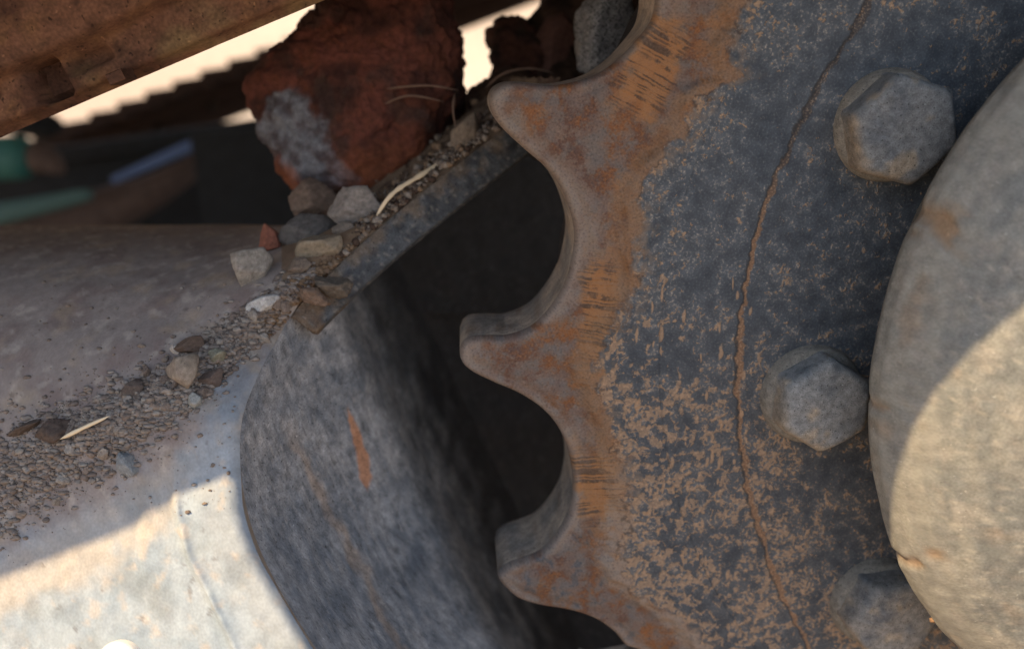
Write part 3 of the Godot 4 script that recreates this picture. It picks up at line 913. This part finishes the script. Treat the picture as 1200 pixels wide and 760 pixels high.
	# crumbs and grit nobody could count
	var crumb := stone(Vector3.ONE * 0.66, 16, 0.5, 77, 9, 6, true)
	var mm := MultiMesh.new()
	mm.transform_format = MultiMesh.TRANSFORM_3D
	mm.use_colors = true
	mm.mesh = crumb
	var rows := []
	for i in 15000:
		var px: float
		var py: float
		var s := 0.00026 + 0.0017 * pow(rng.randf(), 5.0)
		if i < 11500:
			var t := pow(rng.randf(), 0.8)
			px = -60.0 + 430.0 * t
			py = table(GUTTER, px) + rng.randfn(0.0, 36.0 - 25.0 * maxf(t, 0.0)) - (1.0 - t) * 6.0
		elif i < 12200:
			px = rng.randf_range(-60.0, 280.0)
			py = rng.randf_range(330.0, 600.0)
			s *= 0.6
		else:
			px = rng.randf_range(310.0, 415.0)
			py = 372.0 - (px - 310.0) * 0.62 + rng.randfn(0.0, 11.0)
			s *= 0.8
		if px > curve(EDGE, py) - 5.0 or py < 268.0:
			continue
		rows.append([px, py, s, i])
	mm.instance_count = rows.size()
	var shades := [lin(138, 124, 110), lin(112, 98, 86), lin(158, 146, 132), lin(84, 68, 58), lin(146, 122, 98), lin(172, 164, 152)]
	for i in rows.size():
		var r: Array = rows[i]
		var b := Basis.from_euler(Vector3(rng.randf() * TAU, rng.randf() * TAU, rng.randf() * TAU)).scaled(Vector3(r[2] * rng.randf_range(0.7, 1.4), r[2] * rng.randf_range(0.5, 0.9), r[2]) * 2.0)
		mm.set_instance_transform(i, Transform3D(b, shell(r[0], r[1]) + shell_normal(r[0], r[1]) * r[2] * 0.15))
		mm.set_instance_color(i, shades[rng.randi() % 6].lerp(lin(142, 129, 118), 0.62) if r[3] < 12200 else lin(136, 112, 88).lerp(lin(104, 82, 62), rng.randf()))
	var g := MultiMeshInstance3D.new()
	g.name = "gravel"
	g.multimesh = mm
	g.material_override = M.crumb
	add_to(self, g)
	tag(g, "loose grit and crumbs of dry soil along the frame's edge", "gravel", "", "stuff")
	# dirt caught on the ledge behind the teeth
	var mm2 := MultiMesh.new()
	mm2.transform_format = MultiMesh.TRANSFORM_3D
	mm2.use_colors = true
	mm2.mesh = crumb
	mm2.instance_count = 900
	for i in 900:
		var py := rng.randf_range(120.0, 330.0)
		var e := curve(EDGE, py)
		var off := absf(rng.randfn(0.0, 24.0)) + 2.0
		var s := 0.0006 + 0.0016 * pow(rng.randf(), 2.5)
		var d := ledge_depth(e - off, py)
		var b := Basis.from_euler(Vector3(rng.randf() * TAU, rng.randf() * TAU, rng.randf() * TAU)).scaled(Vector3.ONE * s * 2.0)
		mm2.set_instance_transform(i, Transform3D(b, at(e - off, py, d) + Vector3(0, 0.0015, 0.001)))
		mm2.set_instance_color(i, shades[rng.randi() % 5] * 0.8)
	var g2 := MultiMeshInstance3D.new()
	g2.name = "dirt_crumbs"
	g2.multimesh = mm2
	g2.material_override = M.crumb
	add_to(self, g2)
	tag(g2, "brown dirt crumbs caught on the ledge behind the upper tooth", "dirt", "", "stuff")
	# stalks
	var straw := obj("straw", tube([at(437, 264, 0.372), at(447, 243, 0.368), at(463, 224, 0.370), at(490, 207, 0.376), at(520, 188, 0.384)], 0.0007, 0.0011, 0.35), M.straw)
	tag(straw, "pale bent straw rising from the ledge by the red clod", "straw")
	var twig := obj("twig", tube([shell(76, 523) + Vector3(0, 0.002, 0.002), shell(106, 510) + Vector3(0, 0.003, 0.003), shell(134, 498) + Vector3(0, 0.003, 0.002)], 0.0008, 0.0006), M.straw)
	tag(twig, "short dry twig lying across the dark soil clod", "twig")
	var roots := [[[450, 122, 0.40], [480, 112, 0.392], [520, 119, 0.392]], [[533, 108, 0.395], [531, 130, 0.392], [535, 152, 0.392]], [[568, 104, 0.42], [590, 86, 0.415], [622, 80, 0.415], [650, 86, 0.42]], [[452, 104, 0.40], [500, 100, 0.39], [538, 106, 0.395]]]
	var names := ["thin dry root strand lying lowest across the red clod", "thin dry root hanging down behind the tan clay chip", "thin root arching above the upper tooth tip", "thin dry root strand lying uppermost across the red clod"]
	for i in roots.size():
		var pts := []
		for p in roots[i]:
			pts.append(at(p[0], p[1], p[2]))
		tag(obj("root", tube(pts, 0.0006, 0.0004), M.root), names[i], "root")
	# mud flakes on the lower end of the hub
	var flakes := [[1112, 733, 15, "brown curled mud flake lying uppermost under the hub's sunlit edge"], [1124, 744, 13, "brown mud flake lying lowest below the sunlit hub"], [1094, 726, 12, "pale mud flake between the lowest bolt and the hub"]]
	for i in 3:
		var p: Array = flakes[i]
		var o := loose("mud_flake", p[0], p[1], Vector3(p[2], p[2] * 0.8, 9), lin(138, 104, 74), 60 + i, p[3], "mud flake", 7, 0.2, 0.4 * i, 0.285, 0.0)
		o.position = onz(p[0], p[1], 0.036)
	# bright worn plug low on the fender
	var plug := obj("plug", lathe([[0.0085, -0.004], [0.0085, 0.0020], [0.0078, 0.0032], [0.005, 0.0040], [0.0, 0.0042]], 40), M.plug)
	plug.position = shell(142, 779)
	var n := shell_normal(142, 778)
	plug.basis = Basis.looking_at(-n, Vector3.UP)
	tag(plug, "small round whitish plug low on the sunlit fender", "plug")

func build_clod() -> void:
	var centre := Vector2(425, 85)
	var outline_px := [[545, 60], [545, 120], [520, 165], [500, 200], [470, 228], [425, 236], [385, 238], [352, 236], [330, 205], [312, 170], [296, 128], [291, 108], [322, 78], [345, 55], [372, 22], [388, -8], [410, -60], [470, -70], [520, -60], [534, 10]]
	var depth := 0.415
	var k := depth / LENS
	var outline := []
	for i in 48:                                   # radius for each direction
		var a := TAU * i / 48.0
		var d := Vector2(cos(a), -sin(a))
		var r := 100.0
		for e in outline_px.size():
			var p := Vector2(outline_px[e][0], outline_px[e][1])
			var q := Vector2(outline_px[(e + 1) % outline_px.size()][0], outline_px[(e + 1) % outline_px.size()][1])
			var hit = Geometry2D.segment_intersects_segment(centre, centre + d * 400.0, p, q)
			if hit != null:
				r = centre.distance_to(hit)
		outline.append(r * k)
	var tint := func(p: Vector3, _n: Vector3) -> Color:
		var x := p.x / k
		var y := -p.y / k
		var c := lin(104, 62, 50).lerp(lin(68, 43, 36), smoothstep(-0.2, 0.3, n1(p, 40.0)))
		c = c.lerp(lin(98, 58, 42), smoothstep(0.0, 0.45, n1(p + Vector3(0.3, 0, 0), 65.0)) * 0.7)
		c = c.lerp(lin(66, 52, 46), smoothstep(0.1, 0.4, n1(p + Vector3(0, 0.3, 0), 30.0)) * 0.7)
		# grey painted patch low on its left side, between orange broken edges
		var t := (x + 106.0) * 0.52 + (y - 58.0) * 0.85
		var across := (x + 106.0) * -0.62 + (y - 66.0) * 0.62
		var wob := 26.0 * n1(p, 55.0)
		var g := smoothstep(-36.0, -22.0, -absf(across + 12.0 - 0.14 * t) + wob * 0.8) * smoothstep(0.0, 8.0, t + wob) * smoothstep(140.0, 132.0, t + wob)
		c = c.lerp(lin(120, 122, 126).lerp(lin(84, 80, 82), smoothstep(-0.2, 0.4, n1(p, 90.0))), g * 0.92)
		var rim := smoothstep(10.0, 28.0, across + wob * 0.6) * smoothstep(40.0, 80.0, t)
		c = c.lerp(lin(140, 84, 58), rim * 0.85)
		var low := smoothstep(95.0, 125.0, y + wob) * smoothstep(-40.0, 0.0, x)
		return c.lerp(lin(126, 74, 48), low * 0.6)
	var m := lump(outline, 0.030, 0.42, 0.0046, 62.0, 4.0, tint, 300, 150)
	var o := obj("brick_clod", m, M.clod)
	o.position = at(centre.x, centre.y, depth + 0.02)
	o.rotation = Vector3(deg_to_rad(PITCH), deg_to_rad(YAW), 0)
	tag(o, "big reddish brown clod with a grey patch, jammed under the track", "clod")
	# heaped soil right of it
	var soil := lump([0.058, 0.062, 0.042, 0.036, 0.036, 0.042, 0.05, 0.056], 0.035, 0.8, 0.009, 36.0, 9.0, func(p, _n):
		return lin(74, 56, 44).lerp(lin(44, 34, 28), smoothstep(-0.2, 0.3, n1(p, 60.0))), 90, 44)
	var s := obj("soil_heap", soil, M.clod)
	s.position = at(672, 98, 0.50)
	s.rotation = Vector3(deg_to_rad(PITCH), deg_to_rad(YAW), 0.5)
	tag(s, "dark brown soil heap behind the upper tooth", "soil heap")
	var hang := obj("soil_heap", lump([0.017, 0.012, 0.016, 0.021, 0.014, 0.018, 0.023, 0.015], 0.016, 0.8, 0.007, 70.0, 25.0, func(p, _n):
		return lin(78, 50, 40).lerp(lin(46, 34, 28), smoothstep(-0.2, 0.3, n1(p, 80.0))), 80, 40), M.clod)
	hang.position = at(612, 62, 0.48)
	tag(hang, "jagged dark brown soil heap beside the bright gap, left of the red brick piece", "soil heap")
	var low := obj("soil_heap", lump([0.022, 0.02, 0.016, 0.02, 0.024, 0.018], 0.02, 0.8, 0.006, 60.0, 15.0, func(p, _n):
		return lin(80, 60, 46).lerp(lin(46, 36, 30), smoothstep(-0.2, 0.3, n1(p, 80.0))), 70, 36), M.clod)
	low.position = at(590, 128, 0.455)
	tag(low, "small brown soil heap between the clay chip and the upper tooth tip", "soil heap")


# ---------------------------------------------------------------- the near track, sagging down from the sprocket's top
func build_near_track() -> void:
	var a := onz(-60, 178, -0.02)
	var b := onz(360, 0, -0.02)
	var dirn := (b - a).normalized()
	var up := Vector3(-dirn.y, dirn.x, 0)
	var t := thing("crawler_track", a, "rusty brown crawler track link running overhead at the upper left", "track")
	var length := 0.62
	# u along, h upward from the lower edge (metres)
	var face := grid(300, 90, func(u, w):
		var s := lerpf(-0.10, length, u)
		var h := lerpf(0.0, 0.115, w)
		var z := 0.0
		var step_at := 0.0185 - 0.0022 * sin(s * 30.0)
		z -= 0.009 * smoothstep(step_at + 0.003, step_at - 0.001, h)
		z -= 0.010 * smoothstep(0.0030, 0.0016, h)                       # thin lower lip set back
		for k in 5:                                                      # a slot between the links and shallow pockets
			var c := -0.02 + 0.155 * k - 0.063
			var lean := (h - 0.009) * 0.28
			var slot := smoothstep(0.0058, 0.0044, absf(s - c - 0.1235 + lean - 0.0032 * smoothstep(0.006, 0.0165, h))) * smoothstep(0.0032, 0.0042, h) * smoothstep(0.0178, 0.0162, h)
			z -= 0.020 * slot
			var pocket := smoothstep(0.012, 0.008, absf(s - c - 0.0950)) * smoothstep(0.0028, 0.0010, absf(h - 0.0135))
			pocket = maxf(pocket, smoothstep(0.010, 0.006, absf(s - c - 0.1420)) * smoothstep(0.0036, 0.0016, absf(h - 0.0115)))
			z -= 0.006 * pocket
		var p := a + dirn * s + up * h
		z += n1(Vector3(s, h, 0), 40.0) * 0.0012 + n1(Vector3(s, h, 0), 160.0) * 0.0005 + 0.004 * sin(clampf((h - 0.02) / 0.06, 0, 1) * PI)
		p.z += z
		return p, func(p, _u, w):
		var c := lin(104, 74, 56).lerp(lin(82, 56, 42), smoothstep(-0.2, 0.3, n1(p, 26.0)))
		c = c.lerp(lin(122, 88, 60), smoothstep(0.05, 0.45, n1(p + Vector3(0.2, 0, 0), 55.0)) * 0.6)
		c = c.lerp(lin(128, 106, 74), smoothstep(0.0, 0.4, n1(p + Vector3(0, 0.7, 0), 20.0)) * smoothstep(0.2, 0.05, w) * 0.7)
		c = c.lerp(lin(56, 38, 30), smoothstep(0.25, 0.5, n1(p + Vector3(0, 0.2, 0), 85.0)) * 0.6)
		return c, true, a)
	obj("link_side", face, M.rust, t)
	# the underside and body of the links behind that face
	obj("link_body", bar(-dirn * 0.1 + up * 0.060 + Vector3(0, 0, -0.036), dirn * length + up * 0.060 + Vector3(0, 0, -0.036), 0.112, 0.03), M.rust_plain, t)
	for k in 6:
		var s := -0.06 + 0.125 * k
		obj("shoe", bar(dirn * s + up * 0.122 + Vector3(0, 0, 0.055), dirn * s + up * 0.122 + Vector3(0, 0, -0.11), 0.012, 0.118, up), M.rust_plain, t)
	obj("link_ledge", bar(dirn * 0.0655 + up * 0.0012 + Vector3(0, 0, -0.004), dirn * 0.0715 + up * 0.0012 + Vector3(0, 0, -0.004), 0.004, 0.012, up), M.rust_plain, t)


# ---------------------------------------------------------------- the far side of the machine
func build_far_side() -> void:
	var d := 2.3
	var a := at(-520, 430, d)
	var b := at(760, -60, d)
	var dirn := (b - a).normalized()
	var up := Vector3(-dirn.y, dirn.x, 0).normalized()
	var k := d / LENS
	var t := thing("far_crawler_track", a, "dark far crawler track with stepped shoes against the bright ground", "track", "")
	var length := a.distance_to(b)
	var pitch := 31.5 * k
	var n := int(length / pitch)
	for i in n:
		var s := (i + 0.5) * pitch
		var c := dirn * s + up * (36.0 * k)
		var tilt := dirn.rotated(Vector3(0, 0, 1), -0.20)
		obj("shoe", bar(c - tilt * pitch * 0.56, c + tilt * pitch * 0.56, 12.0 * k, 0.40, tilt.cross(Vector3(0, 0, -1)).abs()), M.far_rust, t)
	# two rows of link plates under the shoes, with small openings between them
	var holes := [739.0, 768.0, 833.0]
	var start := 0.0
	for h in holes + [1370.0]:
		obj("link", bar(dirn * (start * k) + up * (11.0 * k), dirn * ((h - 5.0) * k) + up * (11.0 * k), 14.0 * k, 0.12), M.far_rust, t)
		start = h + 4.0
	obj("link_rail", bar(up * (24.0 * k), dirn * length + up * (24.0 * k), 20.0 * k, 0.16), M.far_rust, t)
	obj("guide_rail", bar(-up * (3.0 * k), dirn * length - up * (3.0 * k), 15.0 * k, 0.14), M.far_rust, t)

	var beam := thing("chassis_beam", at(160, 230, 1.75), "dark chassis beam in shade under the far track", "beam")
	var o := beam.position
	obj("beam_web", bar(at(-800, 403, 1.8) - o, at(330, 200, 1.8) - o, 0.21, 0.05), M.dark_paint, beam)
	obj("beam_flange", bar(at(-800, 311, 1.77) - o, at(310, 146, 1.77) - o, 0.03, 0.10), M.dark_paint, beam)
	obj("end_plate", bar(at(236, 222, 1.45) - o, at(352, 214, 1.45) - o, 0.18, 0.03), M.dark_paint, beam)
	var rail := obj("dusty_tube", tube([at(-60, 292, 1.52), at(60, 266, 1.52), at(150, 236, 1.52), at(206, 208, 1.52), at(262, 170, 1.56)], 0.070, 0.012, 1.0, 24, 0.0), M.pinkish)
	tag(rail, "out of focus dusty pinkish tube behind the fender", "tube")
	var blue := obj("blue_hose", tube([at(130, 212, 1.44), at(180, 190, 1.44), at(246, 162, 1.44)], 0.006, 0.011, 1.0, 16, 0.0), M.blue)
	tag(blue, "blurred blue hose lying on the pinkish tube", "hose")
	var teal := obj("teal_pipe", tube([at(-110, 186, 1.4), at(-20, 186, 1.4), at(44, 183, 1.4)], 0.036, 0.034, 1.0, 24, 0.0), M.teal)
	tag(teal, "blurred teal green pipe at the left edge, under the track", "pipe")
	var cap := obj("pipe_cap", tube([at(30, 184, 1.4), at(54, 187, 1.4), at(76, 203, 1.4)], 0.031, 0.010, 1.0, 24, 0.0), M.pinkish)
	tag(cap, "pale pinkish cap on the right end of the teal pipe", "cap")
	var teal2 := obj("teal_hose", tube([at(-100, 268, 1.38), at(0, 250, 1.38), at(110, 226, 1.40)], 0.024, 0.010, 1.0, 16, 0.0), M.teal_grey)
	tag(teal2, "blurred grey teal hose just above the fender's back edge", "hose")
	# a dark block near the far track's left end
	var joint := obj("grease_joint", stone(Vector3(0.055, 0.03, 0.04), 6, 0.1, 51), M.dark_paint)
	joint.position = at(38, 147, 1.7)
	tag(joint, "dark block above the teal pipe under the near track", "block")


func build_place() -> void:
	# ground with a sunlit earth bank behind the machine
	var g := grid(120, 120, func(u, v):
		var x := lerpf(-60.0, 60.0, u)
		var z := lerpf(30.0, -60.0, v)
		var near := smoothstep(-4.0, -9.0, z)
		var h := -0.43 + near * 2.4 + n1(Vector3(x, 0, z), 0.5) * (0.04 + 0.5 * near)
		return Vector3(x, h, z), func(p, _u, _v):
		return Color(0.50, 0.42, 0.33).lerp(Color(0.42, 0.33, 0.25), smoothstep(-0.3, 0.3, n1(p, 1.3))), false)
	var o := obj("ground", g, M.ground)
	o.set_meta("kind", "structure")
	# overhang of the upper works that shades the scene
	var deck := thing("machine_deck", Vector3(0, 0.4, -1.0), "pale underside of the unseen upper works overhead, with an added shade flap", "machine deck")
	var poly := PackedVector2Array([Vector2(-1.7, -1.25), Vector2(1.7, -1.25), Vector2(1.7, 1.15), Vector2(-1.7, 1.15)])
	var st := SurfaceTool.new()
	st.begin(Mesh.PRIMITIVE_TRIANGLES)
	st.set_smooth_group(-1)
	var tri := Geometry2D.triangulate_polygon(poly)
	for lvl in 2:
		for i in range(0, tri.size(), 3):
			for m in ([0, 1, 2] if lvl == 0 else [0, 2, 1]):
				var q := poly[tri[i + m]]
				st.add_vertex(Vector3(q.x, 0.35 * lvl, q.y))
	for i in poly.size():
		var p := poly[i]
		var q := poly[(i + 1) % poly.size()]
		for w in [Vector3(p.x, 0, p.y), Vector3(q.x, 0, q.y), Vector3(q.x, 0.35, q.y), Vector3(p.x, 0, p.y), Vector3(q.x, 0.35, q.y), Vector3(p.x, 0.35, p.y)]:
			st.add_vertex(w)
	st.generate_normals()
	obj("deck_plate", st.commit(), M.deck, deck)  # deck colour paled to bounce fill light into the shade
	# unseen sheet added under its front; lower edge shaped to draw sun and shade line
	var lower := [[-1.7, 0.10], [-0.7, 0.140], [-0.436, 0.1854], [-0.376, 0.2018], [-0.334, 0.2144], [-0.31, 0.205], [-0.27, 0.178], [-0.22, 0.168], [-0.13, 0.150], [-0.092, 0.160], [-0.0763, 0.1735], [-0.064, 0.1832], [-0.0357, 0.193], [-0.0091, 0.2003], [0.05, 0.212], [0.3, 0.24], [1.7, 0.30]]
	var shade_flap := grid(320, 8, func(u, w):
		var x := lerpf(-1.7, 1.7, u)
		var low := curve(lower, x)
		var k := mini(int(round(w * 8.0)), 7)
		var y := lerpf(0.40, low, [0.0, 0.5, 0.99, 1.0, 1.0, 0.99, 0.5, 0.0][k])
		var z: float = [-0.003, -0.003, -0.003, -0.001, 0.001, 0.003, 0.003, 0.003][k]
		return Vector3(x, y, 0.14 + z), null, true, deck.position)
	obj("added_shade_flap", shade_flap, M.deck, deck)


func _ready() -> void:
	# ---- camera
	var cam := Camera3D.new()
	cam.name = "camera"
	cam.position = EYE
	cam.rotation_degrees = Vector3(PITCH, YAW, 0)
	var lens := CameraAttributesPhysical.new()
	lens.frustum_focal_length = 12.0 / (380.0 / LENS)
	lens.frustum_focus_distance = 0.325
	lens.frustum_near = 0.02
	lens.frustum_far = 400.0
	lens.exposure_aperture = 6.0
	cam.attributes = lens
	cam.fov = 2.0 * rad_to_deg(atan(380.0 / LENS))
	cam.near = 0.02
	cam.far = 400.0
	add_child(cam, true)
	cam.current = true
	# ---- sky, exposure
	var sky_mat := ProceduralSkyMaterial.new()
	sky_mat.sky_top_color = Color(0.50, 0.58, 0.70)
	sky_mat.sky_horizon_color = Color(0.84, 0.85, 0.86)
	sky_mat.sky_curve = 0.16
	sky_mat.ground_bottom_color = Color(0.42, 0.36, 0.30)
	sky_mat.ground_horizon_color = Color(0.70, 0.66, 0.60)
	sky_mat.sun_angle_max = 4.0
	sky_mat.sky_energy_multiplier = 1.15
	sky_mat.ground_energy_multiplier = 1.15
	var sky := Sky.new()
	sky.sky_material = sky_mat
	var env := Environment.new()
	env.background_mode = Environment.BG_SKY
	env.sky = sky
	env.tonemap_mode = Environment.TONE_MAPPER_LINEAR
	env.tonemap_exposure = 2.75
	env.sdfgi_enabled = true
	env.ssao_enabled = true
	env.ssil_enabled = true
	var we := WorldEnvironment.new()
	we.name = "environment"
	we.environment = env
	add_child(we, true)
	# ---- sun: high, from the front and the left
	var sun := DirectionalLight3D.new()
	sun.name = "sun"
	sun.light_energy = 1.28
	sun.light_color = Color(1.0, 0.875, 0.695)
	sun.light_angular_distance = 0.5
	sun.shadow_enabled = true
	add_child(sun, true)
	sun.look_at_from_position(Vector3(-0.7, 0.75, 0.32), Vector3.ZERO, Vector3.UP)

	rng.seed = 7
	na.noise_type = FastNoiseLite.TYPE_SIMPLEX_SMOOTH
	na.frequency = 1.0
	na.fractal_octaves = 4
	na.seed = 3
	nb.noise_type = FastNoiseLite.TYPE_SIMPLEX_SMOOTH
	nb.frequency = 1.0
	nb.fractal_type = FastNoiseLite.FRACTAL_NONE
	nb.seed = 5

	# ---- materials
	var g_dust := grain(31, 200, 255, 150, 8, 255, 8)
	var g_pit2 := grain(71, 165, 255, 150, 26, 255, 30)
	var g_pit := grain(41, 135, 255, 95, 44, 255, 24)
	var g_stone := grain(51, 160, 255, 110, 40, 250, 30)
	grained("dust", g_dust, 9.0, 0.95, 0.03)
	grained("metal", g_pit, 11.0, 0.62, 0.03)
	grained("hub", g_pit2, 10.0, 0.8, 0.035)
	grained("bolt", g_pit, 16.0, 0.8, 0.035)
	grained("rust", g_pit, 7.0, 0.85, 0.04)
	grained("clod", g_pit, 14.0, 0.95, 0.07)
	grained("stone", g_stone, 24.0, 0.92, 0.02)
	grained("rubble", grain(61, 120, 255, 40, 100, 235, 30), 16.0, 0.95, 0.16)
	grained("crumb", g_stone, 30.0, 0.95, 0.01)
	grained("ground", g_dust, 0.8, 0.95, 0.5)
	var bp := grained("bolt_plain", g_pit, 16.0, 0.85, 0.03, srgb(126, 121, 111))
	bp.vertex_color_use_as_albedo = false
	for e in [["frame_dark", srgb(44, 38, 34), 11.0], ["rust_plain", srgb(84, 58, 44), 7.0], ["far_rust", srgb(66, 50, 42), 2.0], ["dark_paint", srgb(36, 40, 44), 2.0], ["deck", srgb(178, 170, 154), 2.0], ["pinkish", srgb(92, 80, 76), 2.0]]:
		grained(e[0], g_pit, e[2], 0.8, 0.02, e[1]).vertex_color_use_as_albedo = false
	plain("straw", srgb(176, 160, 132), 0.7)
	plain("root", srgb(84, 66, 54), 0.9)
	plain("teal", srgb(36, 82, 80), 0.6)
	plain("teal_grey", srgb(58, 84, 84), 0.6)
	plain("blue", srgb(64, 84, 120), 0.6)
	plain("plug", srgb(176, 174, 168), 0.6)

	# ---- large structure first, then the small things
	build_place()
	build_sprocket()
	build_hub()
	build_frame()
	build_near_track()
	build_far_side()
	build_clod()
	build_debris()
